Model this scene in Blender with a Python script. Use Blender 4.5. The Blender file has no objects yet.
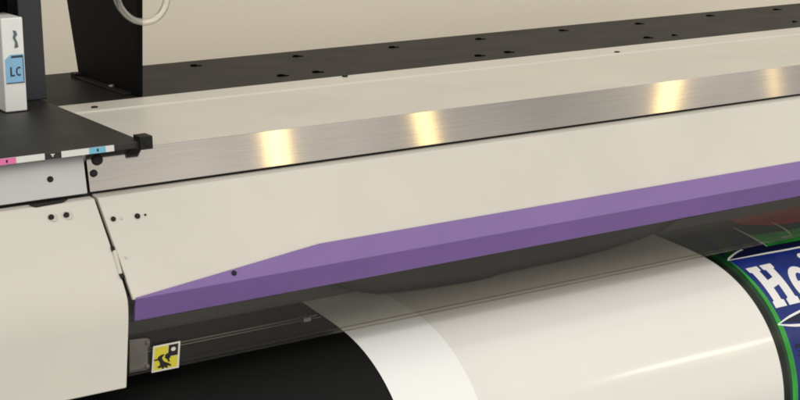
import bpy, bmesh, math, random
from mathutils import Vector as V
random.seed(7)
C = bpy.context.scene.collection
SC = bpy.context.scene
rad = math.radians
# ------------------------------------------------------------------ camera model (photo pixels 800x400)
F = 1464.05
YAW, PITCH, ROLL = .547055, .233278, -.018140
fwd = V((math.sin(YAW)*math.cos(PITCH), math.cos(YAW)*math.cos(PITCH), -math.sin(PITCH)))
r0 = V((math.cos(YAW), -math.sin(YAW), 0)); u0 = r0.cross(fwd)
RT = r0*math.cos(ROLL)+u0*math.sin(ROLL); UP = u0*math.cos(ROLL)-r0*math.sin(ROLL)
def ray(p): return RT*((p[0]-400)/F) - UP*((p[1]-200)/F) + fwd
P0 = V((0, 0, 1.15))                       # lower edge of the steel fascia at the seam
CAM = P0 - ray((88.5, 193))*1.70
def on(p, P, n):                            # where the sight line of a photo point meets a plane
    d = ray(p); n = V(n); return CAM + d*((V(P)-CAM).dot(n)/d.dot(n))
def step(P, d, l):
    n = ray(l[0]).cross(ray(l[1])); P = V(P); d = V(d); return P + d*((CAM-P).dot(n)/d.dot(n))
def s(a): return V((0, math.sin(rad(a)), math.cos(rad(a))))
def nrm(a): return V((0, -math.cos(rad(a)), math.sin(rad(a))))   # outward normal of a plate leaning back by a
XL, XR = -.55, 2.1
# ------------------------------------------------------------------ cross section
TS, TT, TF = 20, 89, 38
P1 = step(P0, s(TS), ((200, 139), (800, 62)))
P2 = step(P1, s(TT), ((200, 93), (800, 30)))
P3 = step(P2, (0, 1, 0), ((200, 60), (800, 3)))
PB = P0 + V((0, -.014, -.004))
P4 = step(PB, -s(TF), ((134, 300), (429, 250)))
P5 = step(P4, -s(-10), ((132, 322), (800, 197.5)))
P6 = step(P5, -s(-14), ((200, 362), (500, 300)))

# ------------------------------------------------------------------ helpers
def link(name, bm, mats, parent=None, bevel=0, seg=2, smooth=False, flat=False):
    if not flat: bmesh.ops.recalc_face_normals(bm, faces=bm.faces)
    me = bpy.data.meshes.new(name); bm.to_mesh(me); bm.free()
    o = bpy.data.objects.new(name, me); C.objects.link(o)
    for m in (mats if isinstance(mats, (list, tuple)) else [mats]): me.materials.append(m)
    if parent: o.parent = parent
    if smooth:
        for f in me.polygons: f.use_smooth = True
    if bevel:
        b = o.modifiers.new('edge', 'BEVEL'); b.width = bevel; b.segments = seg; b.limit_method = 'ANGLE'; b.angle_limit = rad(30)
        b.harden_normals = False
    return o
def tag(o, label, cat, group=None):
    o['label'] = label; o['category'] = cat
    if group: o['group'] = group
    return o
def slab(bm, pts, n, t, mi=0):              # polygon extruded inward by t
    n = V(n).normalized()
    a = [bm.verts.new(p) for p in pts]; b = [bm.verts.new(V(p)-n*t) for p in pts]
    k = len(pts); fs = [bm.faces.new(a), bm.faces.new(b[::-1])]
    for i in range(k): fs.append(bm.faces.new((a[i], b[i], b[(i+1) % k], a[(i+1) % k])))
    for f in fs: f.material_index = mi
    return fs
def prism(bm, yz, x0, x1, mi=0):            # closed yz profile along x
    a = [bm.verts.new((x0 if not callable(x0) else x0(q), q[0], q[1])) for q in yz]; b = [bm.verts.new((x1, q[0], q[1])) for q in yz]
    k = len(yz); fs = [bm.faces.new(a), bm.faces.new(b[::-1])]
    for i in range(k): fs.append(bm.faces.new((a[i], b[i], b[(i+1) % k], a[(i+1) % k])))
    for f in fs: f.material_index = mi
def box(bm, lo, hi, mi=0):
    prism(bm, [(lo[1], lo[2]), (hi[1], lo[2]), (hi[1], hi[2]), (lo[1], hi[2])], lo[0], hi[0], mi)
def basis(n):
    n = V(n).normalized(); x = V((1, 0, 0)); x = (x-n*x.dot(n))
    if x.length < .1: x = V((0, 1, 0))
    x.normalize(); return x, n.cross(x), n
def lathe(bm, c, n, prof, seg=24, mi=0):    # prof: (radius, height along n)
    x, y, n = basis(n); rings = []
    for r, h in prof:
        rings.append([bm.verts.new(V(c)+n*h+(x*math.cos(t)+y*math.sin(t))*r) for t in [2*math.pi*i/seg for i in range(seg)]])
    for a, b in zip(rings, rings[1:]):
        for i in range(seg):
            f = bm.faces.new((a[i], a[(i+1) % seg], b[(i+1) % seg], b[i])); f.material_index = mi; f.smooth = True
    for rg in (rings[0], rings[-1]):
        f = bm.faces.new(rg); f.material_index = mi
def tubepath(bm, pts, r, seg=14, mi=0):
    rings = []
    for i, p in enumerate(pts):
        t = (pts[min(i+1, len(pts)-1)]-pts[max(i-1, 0)]).normalized()
        a = t.cross(V((.3, 1, .1))).normalized(); b = t.cross(a)
        rings.append([bm.verts.new(p+(a*math.cos(q)+b*math.sin(q))*r) for q in [2*math.pi*k/seg for k in range(seg)]])
    for A, B in zip(rings, rings[1:]):
        for k in range(seg):
            f = bm.faces.new((A[k], A[(k+1) % seg], B[(k+1) % seg], B[k])); f.smooth = True; f.material_index = mi
    bm.faces.new(rings[0]); bm.faces.new(rings[-1])
def spline(pts, n):                         # Catmull-Rom
    q = [pts[0]*2-pts[1]]+pts+[pts[-1]*2-pts[-2]]; out = []
    for i in range(1, len(q)-2):
        for k in range(n):
            t = k/n; a, b, c, d = q[i-1], q[i], q[i+1], q[i+2]
            out.append(.5*((2*b)+(c-a)*t+(2*a-5*b+4*c-d)*t*t+(3*b-a-3*c+d)*t**3))
    return out+[pts[-1]]

# ------------------------------------------------------------------ materials
def mat(name, col, rough=.5, metal=0., spec=.5, coat=0., coat_r=.1, bump=0., bscale=900., stretch=(1, 1, 1), var=.0, vscale=6., rvar=0., aniso=0., obj=True, fleck=0., brush=0.):
    m = bpy.data.materials.new(name); m.use_nodes = True
    nt = m.node_tree; N = nt.nodes; L = nt.links; b = N['Principled BSDF']
    b.inputs['Base Color'].default_value = (*col, 1); b.inputs['Roughness'].default_value = rough
    b.inputs['Metallic'].default_value = metal; b.inputs['Specular IOR Level'].default_value = spec
    b.inputs['Coat Weight'].default_value = coat; b.inputs['Coat Roughness'].default_value = coat_r
    tc = N.new('ShaderNodeTexCoord'); mp = N.new('ShaderNodeMapping'); mp.inputs['Scale'].default_value = stretch
    L.new(tc.outputs['Object'], mp.inputs['Vector'])
    def noise(sc, det=3, src=None):
        n = N.new('ShaderNodeTexNoise'); n.inputs['Scale'].default_value = sc; n.inputs['Detail'].default_value = det
        L.new(mp.outputs[0] if src is None else src, n.inputs['Vector']); return n
    if bump:
        n = noise(bscale); bp = N.new('ShaderNodeBump'); bp.inputs['Strength'].default_value = bump; bp.inputs['Distance'].default_value = .0006
        L.new(n.outputs['Fac'], bp.inputs['Height']); L.new(bp.outputs['Normal'], b.inputs['Normal'])
    if var or fleck:
        n = noise(vscale, 4, tc.outputs['Object']); mx = N.new('ShaderNodeMix'); mx.data_type = 'RGBA'
        mr = N.new('ShaderNodeMapRange'); mr.inputs['From Min'].default_value = .3; mr.inputs['From Max'].default_value = .7
        L.new(n.outputs['Fac'], mr.inputs['Value']); L.new(mr.outputs[0], mx.inputs['Factor'])
        mx.inputs[6].default_value = (*[c*(1-var) for c in col], 1); mx.inputs[7].default_value = (*[min(1, c*(1+var)) for c in col], 1)
        out = mx.outputs[2]
        if fleck:
            n2 = noise(700, 2, tc.outputs['Object']); m2 = N.new('ShaderNodeMix'); m2.data_type = 'RGBA'; m2.blend_type = 'MULTIPLY'
            r2 = N.new('ShaderNodeMapRange'); r2.inputs['From Min'].default_value = .35; r2.inputs['From Max'].default_value = .65
            r2.inputs['To Min'].default_value = 1-fleck; r2.inputs['To Max'].default_value = 1+fleck
            L.new(n2.outputs['Fac'], r2.inputs['Value']); L.new(r2.outputs[0], m2.inputs[7]); m2.inputs[0].default_value = 1
            L.new(out, m2.inputs[6]); out = m2.outputs[2]
        if brush:                           # fine grain lines along the strip
            n3 = noise(650, 5); m3 = N.new('ShaderNodeMix'); m3.data_type = 'RGBA'; m3.blend_type = 'MULTIPLY'; m3.inputs[0].default_value = 1
            r3 = N.new('ShaderNodeMapRange'); r3.inputs['From Min'].default_value = .3; r3.inputs['From Max'].default_value = .7
            r3.inputs['To Min'].default_value = 1-brush; r3.inputs['To Max'].default_value = 1+brush
            L.new(n3.outputs['Fac'], r3.inputs['Value']); L.new(r3.outputs[0], m3.inputs[7]); L.new(out, m3.inputs[6]); out = m3.outputs[2]
        L.new(out, b.inputs['Base Color'])
    if rvar:
        n = noise(14, 4, tc.outputs['Object']); mr = N.new('ShaderNodeMapRange')
        mr.inputs['To Min'].default_value = max(.02, rough-rvar); mr.inputs['To Max'].default_value = rough+rvar
        L.new(n.outputs['Fac'], mr.inputs['Value']); L.new(mr.outputs[0], b.inputs['Roughness'])
    if aniso:
        b.inputs['Anisotropic'].default_value = aniso
        tg = N.new('ShaderNodeTangent'); tg.direction_type = 'RADIAL'; tg.axis = 'X'
        L.new(tg.outputs[0], b.inputs['Tangent'])
    return m
M = {}
M['cream'] = mat('cream powder coat', (.585, .558, .495), .42, bump=.16, bscale=1300, var=.045, vscale=5, rvar=.12)
M['steel'] = mat('brushed steel', (.40, .374, .348), .085, 1., aniso=.75, bump=.03, bscale=420, stretch=(.02, 1, 1), var=.05, vscale=2.2, rvar=.01, brush=.045)
M['satin'] = mat('satin aluminium', (.47, .465, .465), .42, 1., bump=.04, bscale=420, stretch=(.02, 1, 1), var=.03)
M['dark_rail'] = mat('dark grey painted steel', (.019, .018, .018), .5, spec=.07, bump=.1, bscale=1200, var=.12, vscale=2.5, rvar=.06)
M['black'] = mat('black painted steel', (.004, .004, .0045), .6, spec=.05, bump=.1, bscale=1200, var=.1)
M['post'] = mat('blue black plastic', (.016, .018, .026), .5, bump=.1, bscale=1300)
M['tray'] = mat('black moulded plastic', (.013, .0125, .011), .5, bump=.25, bscale=1600, rvar=.06)
M['apron'] = mat('black apron', (.005, .005, .0048), .6, spec=.15, bump=.1, bscale=1300, rvar=.05)
M['inner'] = mat('dark inner panel', (.045, .044, .041), .45)
M['holder'] = mat('dark grey shade block', (.036, .036, .037), .6)  # dark grey standing in for the shade under the purple lip
M['purple'] = mat('purple paint', (.185, .103, .315), .30, coat=.2, coat_r=.25, bump=.12, bscale=1500, var=.05, vscale=9, rvar=.05, fleck=.06)
M['screw'] = mat('black screw', (.008, .0075, .007), .5, spec=.25, bump=.1)
M['hole'] = mat('matt black recess', (.002, .002, .002), .8, spec=.0)
M['screw_metal'] = mat('dull screw metal', (.30, .28, .25), .4, .8)
M['washer'] = mat('pale washer', (.52, .49, .43), .4)
M['hinge'] = mat('pale grey plastic', (.55, .52, .45), .45)
M['clip'] = mat('grey clip metal', (.17, .155, .135), .45, .3, var=.1, vscale=60)
M['white_plastic'] = mat('white plastic', (.80, .80, .78), .35, bump=.05, var=.03, vscale=40)
M['paper_white'] = mat('white label', (.72, .71, .68), .5)
M['pink'] = mat('pink ink', (.75, .16, .38), .5)
M['cyan'] = mat('light cyan ink', (.16, .47, .62), .5)
M['label_blue'] = mat('label blue', (.24, .49, .73), .45, var=.05, vscale=60)
M['ink'] = mat('dark ink', (.02, .025, .045), .5)
M['mark'] = mat('dark mark', (.09, .13, .15), .5)
M['yellow'] = mat('warning yellow', (.72, .62, .045), .45)
M['sticker_white'] = mat('sticker white', (.74, .72, .62), .4)
M['sticker_black'] = mat('sticker black', (.015, .012, .012), .45)
M['media_bare'] = mat('bare white vinyl', (.84, .84, .825), .4, spec=.3, var=.01, vscale=5)
M['media_ink'] = mat('white inked vinyl', (.74, .722, .68), .125, spec=.4, var=.015, vscale=6, bump=.5, bscale=9)
M['p_black'] = mat('print black', (.006, .010, .006), .28, spec=.2)
M['p_green'] = mat('print green', (.025, .31, .04), .28, spec=.2, var=.25, vscale=30)
M['p_dgreen'] = mat('print dark green', (.006, .045, .012), .28, spec=.2)
M['p_lgreen'] = mat('print light green', (.05, .30, .06), .28, spec=.2)
M['p_blue'] = mat('print blue', (.010, .024, .17), .28, spec=.2, var=.25, vscale=25)
M['p_navy'] = mat('print navy', (.006, .008, .045), .28, spec=.2)
M['p_white'] = mat('print white', (.78, .77, .76), .28, spec=.2)
M['p_red'] = mat('print red', (.60, .035, .04), .28, spec=.2)
M['wall'] = mat('wall paint', (.76, .69, .565), .8, bump=.3, bscale=160, var=.02, vscale=1.2)

def clear(name, tint, rough, gl=1.0, base=.045):
    m = bpy.data.materials.new(name); m.use_nodes = True; nt = m.node_tree; N = nt.nodes; L = nt.links
    N.remove(N['Principled BSDF']); out = N['Material Output']
    t = N.new('ShaderNodeBsdfTransparent'); t.inputs[0].default_value = (*tint, 1)
    g = N.new('ShaderNodeBsdfGlossy'); g.inputs['Roughness'].default_value = rough; g.inputs[0].default_value = (.9*gl, .88*gl, .84*gl, 1)
    lw = N.new('ShaderNodeLayerWeight'); pw = N.new('ShaderNodeMath'); pw.operation = 'POWER'; pw.inputs[1].default_value = 3.9
    fr = N.new('ShaderNodeMath'); fr.operation = 'MULTIPLY_ADD'; fr.inputs[1].default_value = .68; fr.inputs[2].default_value = base
    L.new(lw.outputs['Facing'], pw.inputs[0]); L.new(pw.outputs[0], fr.inputs[0])
    mx = N.new('ShaderNodeMixShader'); L.new(fr.outputs[0], mx.inputs[0]); L.new(t.outputs[0], mx.inputs[1]); L.new(g.outputs[0], mx.inputs[2])
    L.new(mx.outputs[0], out.inputs[0]); return m
M['acrylic'] = clear('smoky clear acrylic', (.935, .925, .90), .05)
M['edge'] = clear('acrylic edge', (.76, .74, .70), .15)
M['tube'] = clear('clear tube', (.90, .89, .85), .12, 1.0, .24)

# ------------------------------------------------------------------ printer
PR = bpy.data.objects.new('wide_format_printer', None); C.objects.link(PR); PR.location = (0, 0, 0)
tag(PR, 'cream wide format printer with brushed steel fascia and purple trim above the media', 'printer')
def part(name, bm, m, parent=None, **k): return link(name, bm, m, parent or PR, **k)
def xr(p): return V((XR, p.y, p.z))
def xl(p): return V((XL, p.y, p.z))

# dark body behind the panels
bm = bmesh.new()
prism(bm, [(PB.y+.012, PB.z-.012), (P4.y+.016, P4.z+.002), (P4.y+.030, P4.z-.004), (.30, P4.z), (.30, P2.z-.02), (P1.y+.020, P1.z-.006), (P0.y+.011, P0.z-.002)], XL+.01, XR-.01)
part('chassis', bm, M['inner'])
# inner wall above the platen
bm = bmesh.new()
prism(bm, [(.056, .949), (.068, .949), (.072, P4.z-.006), (.060, P4.z-.006)], XL+.02, XR-.02)
prism(bm, [(.0525, .966), (.0575, .966), (.0575, .968), (.0525, .968)], -.02, .265)
part('inner_panel', bm, M['inner'], bevel=.0006)
bm = bmesh.new()  # dark block added as the shade under the lip, shaped to its wavy edge
KX = [(.27, 1.005), (.315, .985), (.36, .963), (.40, .951), (.46, .9465), (.505, .944), (.545, .9425), (.585, .9425), (.60, .9455), (.66, .9465), (.74, .947), (.80, .950), (.86, .956), (.90, .962), (.93, .975), (1.9, .985)]
rows = []
for x_, z_ in KX:
    rows.append([bm.verts.new(q) for q in ((x_, .022, P4.z-.008), (x_, .0185, z_+.012), (x_, .0195, z_+.003), (x_, .024, z_), (x_, .046, z_), (x_, .046, P4.z-.008))])
for a, b in zip(rows, rows[1:]):
    for k in range(6):
        f = bm.faces.new((a[k], b[k], b[(k+1) % 6], a[(k+1) % 6])); f.smooth = True
bm.faces.new(rows[0]); bm.faces.new(rows[-1])
part('gap_shade_block', bm, M['holder'])
# rails seen through the clear cover
bm = bmesh.new()
tubepath(bm, [V((-.02, .0105, .9435)), V((.30, .0105, .9435))], .0012)
tubepath(bm, [V((-.02, .004, .9425)), V((.302, .004, .9425))], .0008)
box(bm, (.276, .002, .9405), (.286, .013, .9455))
part('guide_rail', bm, M['screw_metal'])

# rear rail (top shelf) with countersunk slots
RZ = P2.z
bm = bmesh.new()
prism(bm, [(P2.y, RZ), (P3.y, RZ), (P3.y, RZ-.05), (P2.y, RZ-.006)], XL, XR)
rail = part('rear_rail', bm, M['dark_rail'], bevel=.0012)
for px in ((194, 66), (296, 56.6), (392, 47.6), (478.6, 39.4), (478, 56), (281, 76), (316, 72.4), (562, 30.8), (638, 24), (709, 16), (776, 9.8), (507.5, 52.5), (646.6, 38), (673.6, 35.6), (794, 22)):
    c = on(px, P2, (0, 0, 1)); bm = bmesh.new()
    k = .62 if px in ((673.6, 35.6), (794, 22)) else 1
    lathe(bm, c, (0, 0, 1), [(.0064*k, -.001), (.0064*k, .0010), (.0046*k, .0022), (.0038*k, .0018)], 20)
    lathe(bm, c+V((.0075*k, -.004*k, 0)), (0, 0, 1), [(.0040*k, -.001), (.0040*k, .0007), (.003*k, .0010)], 16)
    part('screw', bm, M['hole'], rail)

# cream top between rail and steel, with a shallow ledge under the rail
d = (P2-P1); a = P1+d*.80; nT = nrm(TT)
bm = bmesh.new()
pr = [P1+V((0, .0008, .0)), a, a+nT*.0022+d*.012, P2+nT*.0006+d*.03, P2+V((0, .03, -.012)), a-nT*.006, P1-nT*.006+V((0, .004, -.004))]
prism(bm, [(q.y, q.z) for q in pr], -.14, XR)
top = part('top_cover', bm, M['cream'], bevel=.0008)
for px in ((94.5, 107.3), (345, 75.9), (617, 52.2)):
    c = on(px, a+nT*.0022, nT); bm = bmesh.new(); lathe(bm, c, nT, [(.0045, -.002), (.0045, .0012), (.003, .0016)], 18); part('screw', bm, M['screw'], top)

# steel fascia: long strip and short end piece
nS = nrm(TS)
bm = bmesh.new()
tl = on((85.6, 153.5), P0, nS); bl = on((90.2, 192.2), P0, nS)
slab(bm, [tl, bl, xr(bl), xr(P1)], nS, .003)
st = part('steel_fascia', bm, M['steel'], bevel=.0006)
bm = bmesh.new()
tl = on((83.0, 153.8), P0, nS); bl = on((87.6, 193.3), P0, nS)
slab(bm, [xl(tl), xl(bl), bl, tl], nS, .003)
se = part('steel_end_panel', bm, M['satin'], bevel=.0006)
def plug(px, P, n, r, m, parent, name='screw', h=.002, washer=None):
    c = on(px, P, n); bm = bmesh.new()
    if washer:
        x, y, nn = basis(n)
        c2 = on(washer, P, n); lathe(bm, c2, n, [(r*1.45, -.001), (r*1.45, .0008), (r*1.2, .0012)], 24, 1)
        lathe(bm, c, n, [(r, .0), (r, h), (r*.75, h*1.25)], 24, 0)
        return part(name, bm, [m, M['washer']], parent)
    lathe(bm, c, n, [(r, -.001), (r, h*.7), (r*.82, h), (r*.4, h*1.05)], 24)
    return part(name, bm, m, parent)
plug((97, 159.8), P0, nS, .0066, M['screw'], st, 'plug', .003)
plug((93.6, 173.4), P0, nS, .0043, M['screw'], st, 'plug', .003)
plug((50.2, 179.3), P0, nS, .0035, M['screw'], se)

# front cover and purple trim
nF = nrm(TF)
fx = lambda q: .0055 + (PB.z-q[1])*.055
bm = bmesh.new()
pr = [PB, P4, P4-nF*.006+s(TF)*.002, PB-nF*.006-s(TF)*.004+V((0, .004, 0)), P0+V((0, .006, -.0075)), P0+V((0, .006, -.0028))]
prism(bm, [(q.y, q.z) for q in pr], fx, XR)
fc = part('front_cover', bm, M['cream'], bevel=.0012, seg=3)
plug((113.2, 219.2), PB, nF, .0030, M['screw'], fc)
plug((137.3, 216.3), PB, nF, .0033, M['screw'], fc)
plug((145.2, 215.0), PB, nF, .0014, M['screw'], fc, h=.001)
plug((121.5, 218.6), PB, nF, .0015, M['washer'], fc, h=.001)
plug((126, 257.6), PB, nF, .0017, M['washer'], fc, h=.001)
bm = bmesh.new()
k = on((500, 213), PB, nF); k1 = on((315, 246), PB, nF); k1.y, k1.z = k.y, k.z
c0 = V((.0135, P4.y, P4.z))
o = nF*.0022; lowN = nrm(-10)
A0 = [c0+o, c0+o+s(TF)*.0015, k1+o+V((.006, 0, 0)), xr(k)+o, xr(P4)+o]
up = [bm.verts.new(q) for q in A0]; inn = [bm.verts.new(q-o*2.2) for q in A0]
L5 = P5+lowN*.0; q0 = V((.0125, P5.y, P5.z))
lo = [bm.verts.new(q0), bm.verts.new(xr(P5))]; li = [bm.verts.new(q0+V((0, .006, .001))), bm.verts.new(xr(P5)+V((0, .006, .001)))]
bm.faces.new(up)
for i in range(3): bm.faces.new((up[i], up[i+1], inn[i+1], inn[i]))
bm.faces.new((up[3], up[4], inn[4], inn[3]))
bm.faces.new((up[0], up[4], lo[1], lo[0])); bm.faces.new((lo[0], lo[1], li[1], li[0])); bm.faces.new((li[0], li[1], inn[4], inn[0]))
bm.faces.new((up[0], lo[0], li[0], inn[0])); bm.faces.new((up[4], lo[1], li[1], inn[4])); bm.faces.new(inn)
tr = part('trim', bm, M['purple'], bevel=.0022, seg=4)
plug((234, 273.2), PB+nF*.0022, nF, .0031, M['screw'], tr)

# left end cover
nL = nrm(10)
B2 = step(P4, -s(10), ((72, 400), (127, 388)))
bm = bmesh.new()
tr_ = on((94.6, 198.9), PB, nF); fr_ = on((129.3, 299.8), PB, nF); br_ = on((126.8, 388), P4, nL)
ix = lambda v, dx: V((dx, v.y, v.z))
def xe(z):                                   # slanted right-hand edge of the end cover
    if z > P4.z: return fr_.x+(tr_.x-fr_.x)*(z-P4.z)/(PB.z-P4.z)
    return fr_.x+(br_.x-fr_.x)*(z-P4.z)/(B2.z-P4.z)
q0_ = P4+s(TF)*.030; q1_ = P4-s(10)*.030
bend = [q0_*(1-k)**2+P4*(2*k*(1-k))+q1_*k*k for k in [i/10 for i in range(11)]]
front = [PB]+bend+[B2]
ring = [V((xe(q.z), q.y, q.z)) for q in front]
off_ = [V((0, .014, .0005))]+[V((0, .012, .003))]*11+[V((0, .012, .001))]
rb = [p+o_ for p, o_ in zip(ring, off_)]
a = [bm.verts.new(q) for q in ring]; a2 = [bm.verts.new(q) for q in rb]
b = [bm.verts.new(xl(q)) for q in ring]; b2_ = [bm.verts.new(xl(q)) for q in rb]
for i in range(len(ring)-1):
    f = bm.faces.new((a[i], a[i+1], b[i+1], b[i])); f.smooth = 0 < i < len(ring)-2
    bm.faces.new((a2[i], a2[i+1], b2_[i+1], b2_[i])); bm.faces.new((a[i], a[i+1], a2[i+1], a2[i])); bm.faces.new((b[i], b[i+1], b2_[i+1], b2_[i]))
for i in (0, -1): bm.faces.new((a[i], b[i], b2_[i], a2[i]))
ec = part('end_cover', bm, M['cream'], bevel=.0015, seg=3)
plug((51.0, 217.6), PB, nF, .0033, M['screw'], ec, washer=(53.6, 218.2))
plug((66.2, 215.4), PB, nF, .0033, M['screw'], ec, washer=(68.8, 216.0))
bm = bmesh.new()
slab(bm, [on(p, PB+nF*.0012, nF) for p in ((112.3, 250), (115.8, 249), (122.4, 273), (119.2, 274))], nF, .004, 0)
slab(bm, [on(p, PB+nF*.0016, nF) for p in ((110.6, 247), (113.5, 246.2), (115.3, 249.6), (112, 251.2))], nF, .005, 1)
slab(bm, [on(p, PB+nF*.0016, nF) for p in ((119, 274), (122.6, 273.2), (124.6, 276.6), (121.6, 278.6))], nF, .005, 1)
part('hinge', bm, [M['hinge'], M['screw']], ec)
# recess under the steel end panel
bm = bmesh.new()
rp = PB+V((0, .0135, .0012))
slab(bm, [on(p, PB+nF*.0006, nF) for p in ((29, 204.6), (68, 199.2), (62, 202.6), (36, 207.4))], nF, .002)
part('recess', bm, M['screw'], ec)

# clear front cover with its warning label and clip
nA = nrm(-14); A5 = P5+V((0, .007, .004)); AD = (A5-P6).normalized(); nA = V((0, -AD.z, AD.y))
bm = bmesh.new()
topA = A5+AD*.014
slab(bm, [V((.0075, topA.y, topA.z)), V((.0075, P6.y, P6.z)), xr(P6)-V((.03, 0, 0)), xr(topA)-V((.03, 0, 0))], nA, .003)
ac = part('clear_cover', bm, M['acrylic'], bevel=.0006)
bm = bmesh.new()
for v in (.0006, .0058):
    q = P6+AD*v+nA*.0006; q2 = q+AD*.0015
    slab(bm, [V((.0075, q2.y, q2.z)), V((.0075, q.y, q.z)), xr(q)-V((.03, 0, 0)), xr(q2)-V((.03, 0, 0))], nA, .0008)
part('edge_line', bm, M['edge'], ac)
bm = bmesh.new(); pa = P6+nA*.0006
def apx(*ps): return [on(p, pa, nA) for p in ps]
slab(bm, apx((129.5, 340.3), (147, 338.4), (150, 340), (150, 346), (148, 348), (148, 364), (150, 367), (147.5, 369.6), (129.5, 373)), nA, .0022)
for p in ((147.6, 342.5), (147.2, 366)):
    lathe(bm, on(p, pa, nA), nA, [(.0026, -.001), (.0026, .0016), (.0018, .002)], 16)
part('clip', bm, M['clip'], ac, bevel=.0004)
# sticker: u right 0..1, v down 0..1
SA, SB, SD = (153.2, 346.4), (180.4, 341.0), (151.6, 372.9)
def su(u, v, h):
    p = (SA[0]+(SB[0]-SA[0])*u+(SD[0]-SA[0])*v, SA[1]+(SB[1]-SA[1])*u+(SD[1]-SA[1])*v); return on(p, P6+nA*h, nA)
bm = bmesh.new()
def sp(pts, h, mi): slab(bm, [su(u, v, h) for u, v in pts], nA, .00025, mi)
sp([(0, 0), (1, 0), (1, 1), (0, 1)], .0011, 0)
sp([(.07, .07), (.56, .07), (.56, .52), (.93, .52), (.93, .93), (.07, .93)], .0014, 1)
sp([(.58, .07), (.93, .07), (.93, .50), (.58, .50)], .0014, 2)
sp([(.70+.085*math.cos(t)+.06, .27+.075*math.sin(t)-.02) for t in [i*math.pi/8 for i in range(16)]], .0017, 0)
sp([(.48, .40), (.58, .36), (.66, .42), (.67, .54), (.60, .60), (.50, .57), (.46, .49)], .0017, 2)
sp([(.22, .44), (.38, .37), (.44, .40), (.36, .49), (.38, .58), (.47, .68), (.60, .74), (.72, .84), (.70, .88), (.56, .83), (.60, .91), (.56, .93), (.46, .86), (.44, .93), (.38, .93), (.37, .86), (.26, .88), (.20, .83), (.31, .77), (.28, .66), (.22, .57), (.07, .58), (.06, .53), (.20, .51)], .0019, 2)
sp([(.55, .60), (.62, .58), (.66, .70), (.60, .70)], .0017, 2)
part('warning_label', bm, [M['sticker_white'], M['yellow'], M['sticker_black']], ac)

# ------------------------------------------------------------------ apron and media: one curved profile
co = [.011, -.014, -.017, .002, .215]
def polar(t, off=0.):
    r = ((((co[0]*t+co[1])*t+co[2])*t+co[3])*t+co[4])+off
    return (-math.cos(t)*r, .75+math.sin(t)*r)
NT = 160; TH0, TH1 = rad(-20), rad(112)
def prof(off): return [polar(TH0+(TH1-TH0)*i/NT, off) for i in range(NT+1)]
PM = prof(.0)
arc = [0.]
for p, q in zip(PM, PM[1:]): arc.append(arc[-1]+math.hypot(q[0]-p[0], q[1]-p[1]))
def at(x, sv, h=0.):                        # media coordinates: across x, along the sheet sv
    sv = min(max(sv, 0), arc[-1]-1e-6); i = max(j for j in range(NT) if arc[j] <= sv); t = (sv-arc[i])/(arc[i+1]-arc[i])
    p, q = PM[i], PM[i+1]; y = p[0]+(q[0]-p[0])*t; z = p[1]+(q[1]-p[1])*t
    tx, tz = q[0]-p[0], q[1]-p[1]; l = math.hypot(tx, tz); return V((x, y-tz/l*h, z+tx/l*h))
def hit(px):                                # photo point -> media coordinates
    d = ray(px); best = None
    for i in range(NT):
        p, q = PM[i], PM[i+1]
        A = V((0, p[0], p[1])); n = V((0, -(q[1]-p[1]), q[0]-p[0])); t = (A-CAM).dot(n)/d.dot(n); w = CAM+d*t
        f = ((w.y-p[0])*(q[0]-p[0])+(w.z-p[1])*(q[1]-p[1]))/((q[0]-p[0])**2+(q[1]-p[1])**2)
        if -.001 <= f <= 1.001 and d.dot(n) < 0 and (best is None or t < best[0]): best = (t, w.x, arc[i]+f*(arc[i+1]-arc[i]))
    return (best[1], best[2])
def sheet(bm, x0, x1, h, th, mi=0, s0=0., s1=None, nx=1):
    s1 = arc[-1] if s1 is None else s1; K = 110
    vs = [[bm.verts.new(at(x0+(x1-x0)*j/nx, s0+(s1-s0)*i/K, h)) for j in range(nx+1)] for i in range(K+1)]
    ws = [[bm.verts.new(at(x0+(x1-x0)*j/nx, s0+(s1-s0)*i/K, h-th)) for j in range(nx+1)] for i in range(K+1)]
    for G in (vs, ws):
        for i in range(K):
            for j in range(nx):
                f = bm.faces.new((G[i][j], G[i+1][j], G[i+1][j+1], G[i][j+1])); f.smooth = True; f.material_index = mi
    cpy = lambda v: bm.verts.new(v.co)
    for i in range(K):                      # rims on vertices of their own, so that the face stays flat across
        for j in (0, nx): bm.faces.new([cpy(v) for v in (vs[i][j], vs[i+1][j], ws[i+1][j], ws[i][j])]).material_index = mi
    for i in (0, K):
        for j in range(nx): bm.faces.new([cpy(v) for v in (vs[i][j], vs[i][j+1], ws[i][j+1], ws[i][j])]).material_index = mi
bm = bmesh.new(); sheet(bm, XL+.03, XR-.02, -.0012, .004)
part('apron', bm, M['apron'], None)

X1, X2, X3 = .3103, .4240, .9250
MD = None
bm = bmesh.new(); sheet(bm, X1, XR-.05, 0., .0004)
MD = link('media_sheet', bm, M['media_bare'])
tag(MD, 'white vinyl sheet curving over the black apron with a blue and green print on it', 'media sheet')
bm = bmesh.new(); sheet(bm, X2, X3+.004, .0002, .0001); link('inked_area', bm, M['media_ink'], MD)
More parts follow.
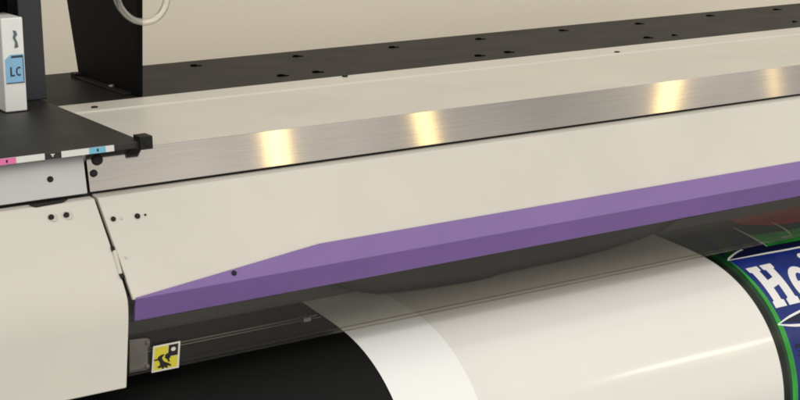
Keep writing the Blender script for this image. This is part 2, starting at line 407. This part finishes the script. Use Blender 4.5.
# printed artwork
def poly(bm, pts, h, mi=0, raw=False, n=1):     # polygon in photo points (or media coordinates) laid on the curved sheet
    q = [p if raw else hit(p) for p in pts]; k = len(q)
    den = [(q[i][0]+(q[(i+1) % k][0]-q[i][0])*j/n, q[i][1]+(q[(i+1) % k][1]-q[i][1])*j/n) for i in range(k) for j in range(n)]
    b2 = bmesh.new(); f = b2.faces.new([b2.verts.new((x, y, 0)) for x, y in den]); f.normal_update()
    if f.normal.z < 0: f.normal_flip()
    bmesh.ops.triangulate(b2, faces=[f])
    lo = min(p[1] for p in den); hi = max(p[1] for p in den); m = int((hi-lo)/.004)
    for i in range(1, m+1):
        g = b2.verts[:]+b2.edges[:]+b2.faces[:]
        bmesh.ops.bisect_plane(b2, geom=g, plane_co=(0, lo+(hi-lo)*i/(m+1), 0), plane_no=(0, 1, 0))
    mp = {v: bm.verts.new(at(v.co.x, v.co.y, h)) for v in b2.verts}
    for f in b2.faces:
        try: g = bm.faces.new([mp[v] for v in f.verts]); g.material_index = mi
        except ValueError: pass
    b2.free()
sEnd = arc[-1]
sw = hit((727.5, 261)); sB = hit((800, 247.5)); lens = hit((777.5, 325))
def rect(x0, s0, x1, s1): return [(x0, s0), (x1, s0), (x1, s1), (x0, s1)]
bm = bmesh.new()
poly(bm, rect(.950, .02, 1.75, .60), .00032, 0, True)
link('print_field', bm, M['p_blue'], MD, flat=True)
bm = bmesh.new()
poly(bm, rect(X3, .02, X3+.012, .60), .00045, 0, True)
poly(bm, rect(X3+.012, .02, X3+.0165, .60), .00045, 1, True)
poly(bm, rect(X3+.0240, .02, X3+.0255, .26), .0007, 3, True)
poly(bm, rect(X3+.0165, .02, X3+.0275, .60), .0005, 1, True)
poly(bm, [(X3+.0275, .33), (X3+.0275, .02), (X3+.0165, .02), (X3+.0175, .16), (X3+.0215, .27)], .00055, 2, True)
link('print_border', bm, [M['p_black'], M['p_dgreen'], M['p_green'], M['p_lgreen']], MD, flat=True)
def curve(pts, w, n=12):                    # a line of width w through media points
    P = spline([V((p[0], p[1], 0)) for p in pts], n); a, b = [], []
    for i, p in enumerate(P):
        t = (P[min(i+1, len(P)-1)]-P[max(i-1, 0)]).normalized(); nn = V((-t.y, t.x, 0)); k = w*(.35+.65*min(1, 4*i/len(P)))/2
        a.append(p+nn*k); b.append(p-nn*k)
    return [(q.x, q.y) for q in a+b[::-1]]
bm = bmesh.new()
poly(bm, [(.951, .327), (1.12, .321), (1.40, .327), (1.75, .345), (1.75, .60), (.951, .60)], .00045, 0, True, 1)     # navy above the swash
poly(bm, [(.951, .196), (1.02, .206), (1.10, .209), (1.30, .205), (1.30, .185), (1.10, .178), (1.02, .182)], .00045, 0, True, 1)
for p, q in (((795, 349), (801, 343)), ((797, 352), (803, 349)), ((798, 357), (804, 352))):
    a_ = hit(p); b_ = hit(q); poly(bm, [a_, (b_[0], a_[1]), b_, (a_[0]+.002, b_[1])], .0005, 0, True)
link('print_navy', bm, M['p_navy'], MD, flat=True)
bm = bmesh.new()
poly(bm, [(1.046, .342), (1.20, .337), (1.20, .395), (1.127, .402), (1.075, .43), (1.060, .43)], .0006, 0, True)
poly(bm, [(.953, .332), (.966, .331), (.99, .352), (1.02, .40), (1.035, .46), (1.01, .46), (.985, .40), (.962, .35)], .0006, 1, True)
poly(bm, [(1.055, .392), (1.075, .384), (1.12, .380), (1.20, .376), (1.20, .396), (1.127, .403), (1.075, .430), (1.062, .430)], .0007, 1, True)
link('print_leaf', bm, [M['p_green'], M['p_dgreen']], MD, flat=True)
bm = bmesh.new()
poly(bm, [(1.085, .50), (1.082, .435), (1.127, .406), (1.30, .392), (1.5, .41), (1.5, .5)], .0006, 0, True)
link('print_panel', bm, M['p_red'], MD, flat=True)
bm = bmesh.new()
for c_, w in (([(.9499, .326), (1.02, .3238), (1.096, .3211), (1.25, .321), (1.4, .327)], .0042), ([(.9499, .326), (.962, .333), (.985, .343), (1.0, .347)], .0034),
              ([(1.0456, .341), (1.052, .38), (1.0598, .43)], .0030), ([(1.118, .362), (1.128, .385), (1.135, .42)], .0028),
              ([(.9439, .1935), (.975, .2015), (1.02, .2075), (1.10, .2105), (1.25, .208)], .0034), ([(.9439, .1935), (.975, .1865), (1.02, .1815), (1.10, .1775), (1.25, .18)], .0040)):
    poly(bm, curve(c_, w), .0008, 0, True, 1)
for i in range(4): poly(bm, rect(1.093+.006*i, .357, 1.0965+.006*i, .361), .0008, 0, True, 1)
link('print_line', bm, M['p_white'], MD, flat=True)
# lettering
def letter(pts, h=.0008):
    bm = bmesh.new(); poly(bm, pts, h, 0, True, 1); link('printed_letter', bm, M['p_white'], MD, flat=True)
xa, sa = .9560, .2180; W, H = .0500, .0805
def hp(u, v): return (xa+u*W+(.0045)*v, sa+v*H)
letter([hp(*p) for p in ((0, 0), (.45, 0), (.45, .13), (.37, .15), (.37, .41), (.63, .46), (.63, .15), (.55, .13), (.55, 0), (1, 0), (1, .13), (.93, .15), (.93, .85), (1, .87), (1, 1), (.55, 1), (.55, .87), (.63, .85), (.63, .65), (.37, .60), (.37, .85), (.45, .87), (.45, 1), (0, 1), (0, .87), (.07, .85), (.07, .15), (0, .13))])
ex, es, ew, eh = 1.0355, .2490, .0215, .0330
tilt = .15
def ep(a, k): return (ex+ew*k[0]*math.cos(a)+tilt*eh*k[1]*math.sin(a), es+eh*k[1]*math.sin(a))
bo = [ep(rad(t), (1, 1)) for t in range(-4, 321, 12)]
io = [ep(rad(t), (.42, .62)) for t in range(312, -5, -12)]
e_out = [ep(rad(t), (1, 1)) for t in range(0, 321, 10)]
e_in = [ep(rad(t), (.42, .60)) for t in range(316, 195, -10)]
e_eye = [(ex-ew*.40, es-eh*.10), (ex+ew*1.0, es-eh*.10)]
letter(e_out+e_in+e_eye)                     # body of the e, closed by its bar
bm = bmesh.new(); poly(bm, [ep(rad(t), (.40, .58)) for t in range(8, 173, 11)]+[(ex-ew*.38, es+eh*.12), (ex+ew*.42, es+eh*.12)], .0011, 0, True, 1)
link('letter_eye', bm, M['p_blue'], MD, flat=True)
letter([(1.064, .218), (1.092, .218), (1.092, .228), (1.087, .230), (1.0885, .281), (1.064, .281), (1.064, .271), (1.070, .269), (1.069, .230), (1.064, .228)])
letter([(1.0795+.0095*math.cos(t), .2985+.0085*math.sin(t)) for t in [i*math.pi/9 for i in range(18)]])

# ------------------------------------------------------------------ ink tray
ZT = RZ+.006; ftl = on((114.5, 144.4), (0, 0, ZT), (0, 0, 1)); YT = ftl.y; print('YT', YT)
fbl = on((114.5, 151.2), (0, YT, 0), (0, 1, 0)); ZB = fbl.z
xt = on((143.5, 141), (0, YT, ZT), (0, 0, 1)).x
yb = on((47, 98), (0, 0, ZT), (0, 0, 1)).y + .12
bm = bmesh.new(); box(bm, (XL, YT, ZB), (xt, yb, ZT))
ty = part('ink_tray', bm, M['tray'], bevel=.0012)
bm = bmesh.new()
ec0 = on((139.6, 151), (0, YT, ZB), (0, 1, 0))
box(bm, (xt-.006, YT-.006, ZB-.0015), (xt+.0095, YT+.016, ZT+.006))
lathe(bm, (xt+.0095, YT+.005, (ZT+ZB)/2+.001), (1, 0, 0), [(.0042, 0), (.0042, .0015), (.003, .002)], 16)
lathe(bm, (xt+.002, YT-.006, (ZT+ZB)/2+.001), (0, -1, 0), [(.0035, 0), (.0035, .0008), (.002, .0010)], 16)
part('end_cap', bm, M['screw'], ty, bevel=.0012)
fy = YT-.0012
def fp(p): return on(p, (0, fy, 0), (0, 1, 0))
def strip(px0, px1, za, zb, mi, bm, yy, t=.0008):
    a = on((px0, 155), (0, fy, 0), (0, 1, 0)).x; b = on((px1, 155), (0, fy, 0), (0, 1, 0)).x
    box(bm, (a, yy, za), (b, yy+t, zb), mi)
h_ = ZT-ZB
def dot(bm, px, yy, mi, r):
    a = on((px, 155), (0, fy, 0), (0, 1, 0)).x
    lathe(bm, (a, yy+.0004, (ZT+ZB)/2), (0, -1, 0), [(r, 0), (r, .0005)], 14, mi)
    box(bm, (a-r*.5, yy-.0001, (ZT+ZB)/2-r*1.4), (a+r*.5, yy+.0003, (ZT+ZB)/2+r*1.4), mi)
bm = bmesh.new()
strip(-40, 44.6, ZB+.0004, ZT-.0004, 0, bm, fy); strip(-2, 15.6, ZB+.0005, ZT-.0005, 1, bm, fy-.0003, .0006); dot(bm, 6.2, fy-.0003, 3, .0013)
part('slot_label', bm, [M['paper_white'], M['pink'], M['cyan'], M['ink']], ty)
bm = bmesh.new()
strip(61.6, 114.6, ZB+.0004, ZT-.0004, 0, bm, fy); strip(89.5, 106, ZB+.0005, ZT-.0005, 2, bm, fy-.0003, .0006); dot(bm, 98, fy-.0003, 3, .0013)
part('slot_label', bm, [M['paper_white'], M['pink'], M['cyan'], M['ink']], ty)
bm = bmesh.new()
strip(50.8, 54.6, ZT-.0030, ZT-.0021, 0, bm, fy); strip(52.1, 53.3, ZT-.0052, ZT-.0030, 0, bm, fy)
part('tray_mark', bm, M['sticker_white'], ty)

# post of the cartridge holder
pf = on((47, 99), (0, 0, ZT), (0, 0, 1)); pl = on((25, 98.5), (0, pf.y, 0), (0, 1, 0))
bm = bmesh.new()
def pv(p): return on(p, (0, pf.y, 0), (0, 1, 0))
a_, b_, c_, d_ = pv((23.5, 99)), pv((47.2, 99)), pv((40.6, -8)), pv((17, -8))
for v in (a_, b_): v.z = ZT
up_ = (c_-b_); c_ = b_+up_*2.4; d_ = a_+up_*2.4
slab(bm, [a_, d_, c_, b_], (0, -1, 0), .05)
part('holder_post', bm, M['post'], bevel=.0015)
bm = bmesh.new()
box(bm, (XL, pf.y+.035, ZT), (a_.x-.001, pf.y+.06, ZT+.36))
box(bm, (XL, pf.y-.04, ZT+.145), (d_.x-.003, pf.y+.035, ZT+.36))
part('cartridge_holder', bm, M['black'], bevel=.001)

# upright bracket plate with its foot
bf = on((138.2, 97), P2, (0, 0, 1)); bfr = on((145.2, 97), P2, (0, 0, 1)); TH = bfr.x-bf.x
bk = on((78.5, 73.5), (bf.x, 0, 0), (1, 0, 0)); tb = on((66.5, -2), (bf.x, 0, 0), (1, 0, 0)); tf = on((138, 0), (bf.x, 0, 0), (1, 0, 0))
b0 = V((bf.x, bf.y+.002, RZ)); b1 = V((bf.x, bk.y, RZ))
slope = (tb.y-bk.y)/(tb.z-bk.z); fs_ = (tf.y-bf.y)/(tf.z-bf.z); hh = .30
print('bracket', b0, b1, slope, fs_, TH)
bm = bmesh.new()
slab(bm, [b0, b0+V((0, fs_*hh, hh)), b1+V((0, slope*hh, hh)), b1], (-1, 0, 0), TH)
br = part('upright_bracket', bm, M['black'], bevel=.0012)
bm = bmesh.new()
box(bm, (bf.x-.012, b0.y+.02, RZ+.0002), (bf.x, b1.y+.003, RZ+.0035))
box(bm, (bf.x-.012, b1.y-.018, RZ+.0035), (bf.x, b1.y+.003, RZ+.0075))
part('bracket_foot', bm, M['dark_rail'], br, bevel=.0008)
for yy in (b0.y+.085,):
    bm = bmesh.new(); lathe(bm, (bf.x-.006, yy, RZ+.0035), (0, 0, 1), [(.0045, 0), (.0045, .003), (.003, .004)], 16); part('screw', bm, M['screw_metal'], br)

# ------------------------------------------------------------------ things on and by the printer
y_c = on((27.6, 111.2), (0, 0, ZT), (0, 0, 1)).y
c1 = on((27.6, 111.2), (0, y_c, 0), (0, 1, 0)); c0_ = on((6, 112.6), (0, y_c, 0), (0, 1, 0)); ch = on((22.3, 17), (0, y_c, 0), (0, 1, 0)).z-ZT
CT = bpy.data.objects.new('ink_cartridge', None); C.objects.link(CT); CT.location = (c0_.x, y_c, ZT)
tag(CT, 'white ink cartridge with blue LC label standing on the black tray', 'ink cartridge')
cw = c1.x-c0_.x
lean = (on((22.3, 17), (0, y_c, 0), (0, 1, 0)).x-c1.x)
print('cart', CT.location, cw, ch, lean)
def cp(x, y, z): return V((x*cw+lean*z, y, z*ch))
bm = bmesh.new()
def cbox(x0, x1, y0, y1, z0, z1, mi=0):
    q = [cp(x, y, z) for z in (z0, z1) for x, y in ((x0, y0), (x1, y0), (x1, y1), (x0, y1))]; v = [bm.verts.new(p) for p in q]
    for f in ((0, 1, 2, 3), (7, 6, 5, 4), (0, 4, 5, 1), (1, 5, 6, 2), (2, 6, 7, 3), (3, 7, 4, 0)): bm.faces.new([v[i] for i in f]).material_index = mi
cbox(0, 1, 0, .075, .0012/ch, 1)
link('body', bm, M['white_plastic'], CT, bevel=.0016, seg=3)
bm = bmesh.new(); cbox(-.62, .12, .0765, .10, .0012/ch, 1.0)
link('side_shell', bm, M['white_plastic'], CT, bevel=.002, seg=3)
# label and printed mark on the front face
def cface(u, v, h): return CT.matrix_basis.translation*0 + cp(u, -h, v)
bm = bmesh.new()
fn = V((0, -1, 0))
def cslab(pts, h, mi): slab(bm, [cface(u, v, h) for u, v in pts], fn, .0004, mi)
lt, lb = .615, .31
cslab([(.09, lb), (.95, lb), (.95, lt), (.34, lt), (.09, lt-.05)], .0006, 0)
cslab([(.36, lt-.035), (.90, lt-.035), (.90, lt-.012), (.40, lt-.012)], .0009, 1)
cslab([(.90, lb+.02), (.93, lb+.02), (.93, lt-.02), (.90, lt-.02)], .0009, 1)
cslab([(.11, lb), (.95, lb), (.95, lb+.010), (.11, lb+.010)], .0009, 1)
v0, v1 = .385, .485
cslab([(.30, v0), (.50, v0), (.50, v0+.018), (.375, v0+.018), (.375, v1), (.30, v1)], .0009, 1)
pc = []
for t in range(50, 311, 20): pc.append((.70+.14*math.cos(rad(t)), (v0+v1)/2+(v1-v0)/2*math.sin(rad(t))))
for t in range(310, 49, -20): pc.append((.70+.075*math.cos(rad(t)), (v0+v1)/2+(v1-v0)/2*.66*math.sin(rad(t))))
cslab(pc, .0009, 1)
link('cartridge_label', bm, [M['label_blue'], M['ink']], CT)
bm = bmesh.new()
cslab([(.52, .87), (.66, .86), (.72, .82), (.62, .79), (.70, .75), (.74, .69), (.56, .68), (.60, .74), (.50, .79), (.56, .83)], .0006, 0)
link('printed_mark', bm, M['mark'], CT)

ty_ = b0.y-.03
tp = [(113, -60), (113.5, -25), (117.5, 0), (124, 12), (133, 19.5), (144, 22), (154, 19.5), (162, 12), (166.5, 0), (168, -25), (166, -60)]
pts = []
for i, p in enumerate(tp):
    q = on(p, (0, ty_-.012+.0035*i, 0), (0, 1, 0)); pts.append(q)
bm = bmesh.new(); P_ = spline(pts, 8); tubepath(bm, P_, .0052)
tb_ = link('clear_tube', bm, M['tube'])
tag(tb_, 'loop of clear plastic tube hanging in front of the black upright bracket', 'tube')

# ------------------------------------------------------------------ wall behind
bm = bmesh.new(); box(bm, (-2.5, 1.05, 0), (6, 1.15, 3.2))
w = link('wall', bm, M['wall']); w['kind'] = 'structure'; w['label'] = 'plain beige wall behind the printer'

# ------------------------------------------------------------------ light: ceiling lamps of the room and an added ambient world, boosted from the front
def area(name, loc, sx, sy, power, col, rot=(0, 0, 0)):
    l = bpy.data.lights.new(name, 'AREA'); l.shape = 'RECTANGLE'; l.size = sx; l.size_y = sy; l.energy = power; l.color = col
    o = bpy.data.objects.new(name, l); C.objects.link(o); o.location = loc; o.rotation_euler = rot; return o
def lamp_for(pa_, pb_, wid, power, col, ext=2.4):
    q = []
    for p in (pa_, pb_):
        A = on(p, P0, nS); dd = (A-CAM).normalized(); rr = dd-2*dd.dot(nS)*nS; q.append(A+rr*((2.7-A.z)/rr.z))
    mid = (q[0]+q[1])/2; dv = q[1]-q[0]; ang = math.atan2(dv.y, dv.x)-math.pi/2
    area('ceiling_lamp', mid, wid, dv.length*ext, power, col, (0, 0, ang))
for a_, b_, wid, pw in (((274, 130), (279, 164), .085, .95), ((422, 112), (429, 143), .07, .75), ((671, 80), (665, 110), .085, 1.1), ((772, 68), (775, 93), .045, .28)):
    lamp_for(a_, b_, wid, pw, (1, .73, .27))
tb1, tb2 = V((4.40, -3.85, 4.0)), V((5.70, -4.17, 4.0)); dv = tb2-tb1
area('ceiling_tube', (tb1+tb2)/2, dv.length, .26, 20, (1, .88, .60), (0, 0, math.atan2(dv.y, dv.x)))
W_ = bpy.data.worlds.new('World'); SC.world = W_; W_.use_nodes = True
N = W_.node_tree.nodes; L = W_.node_tree.links; bg = N['Background']
tc = N.new('ShaderNodeTexCoord'); sx = N.new('ShaderNodeSeparateXYZ'); L.new(tc.outputs['Generated'], sx.inputs[0])
rm = N.new('ShaderNodeValToRGB'); mr = N.new('ShaderNodeMapRange'); mr.inputs['From Min'].default_value = -1
L.new(sx.outputs['Z'], mr.inputs['Value']); L.new(mr.outputs[0], rm.inputs[0])
e = rm.color_ramp.elements; e[0].position = .30; e[0].color = (.20, .195, .185, 1); e[1].position = .95; e[1].color = (1.05, 1.025, .975, 1)
k = e.new(.50); k.color = (.98, .95, .90, 1); k = e.new(.72); k.color = (.66, .635, .59, 1)
nz = N.new('ShaderNodeTexNoise'); nz.inputs['Scale'].default_value = 4.5; nz.inputs['Detail'].default_value = 2; L.new(tc.outputs['Generated'], nz.inputs['Vector'])  # noise added to the ambient world for uneven reflections in the steel
m2 = N.new('ShaderNodeMapRange'); m2.inputs['From Min'].default_value = .35; m2.inputs['From Max'].default_value = .65; m2.inputs['To Min'].default_value = .62; m2.inputs['To Max'].default_value = 1.22
L.new(nz.outputs['Fac'], m2.inputs['Value'])
mm = N.new('ShaderNodeMix'); mm.data_type = 'RGBA'; mm.blend_type = 'MULTIPLY'; mm.inputs[0].default_value = 1
m3 = N.new('ShaderNodeMapRange'); m3.inputs['From Min'].default_value = -1; m3.inputs['To Min'].default_value = 1.6; m3.inputs['To Max'].default_value = .65
L.new(sx.outputs['Y'], m3.inputs['Value']); m4 = N.new('ShaderNodeMix'); m4.data_type = 'RGBA'; m4.blend_type = 'MULTIPLY'; m4.inputs[0].default_value = 1
L.new(rm.outputs[0], m4.inputs[6]); L.new(m3.outputs[0], m4.inputs[7]); L.new(m4.outputs[2], mm.inputs[6]); L.new(m2.outputs[0], mm.inputs[7]); L.new(mm.outputs[2], bg.inputs[0]); bg.inputs[1].default_value = 1.0

# ------------------------------------------------------------------ camera
cam = bpy.data.cameras.new('camera'); co_ = bpy.data.objects.new('camera', cam); C.objects.link(co_)
from mathutils import Matrix
co_.matrix_world = Matrix(((RT.x, UP.x, -fwd.x, CAM.x), (RT.y, UP.y, -fwd.y, CAM.y), (RT.z, UP.z, -fwd.z, CAM.z), (0, 0, 0, 1)))
cam.sensor_width = 36; cam.lens = F*36/800; cam.clip_end = 100; cam.clip_start = .01
SC.camera = co_
SC.cycles.filter_width = 1.9
SC.view_settings.view_transform = 'Standard'; SC.view_settings.look = 'None'; SC.view_settings.exposure = .12; SC.view_settings.gamma = 1
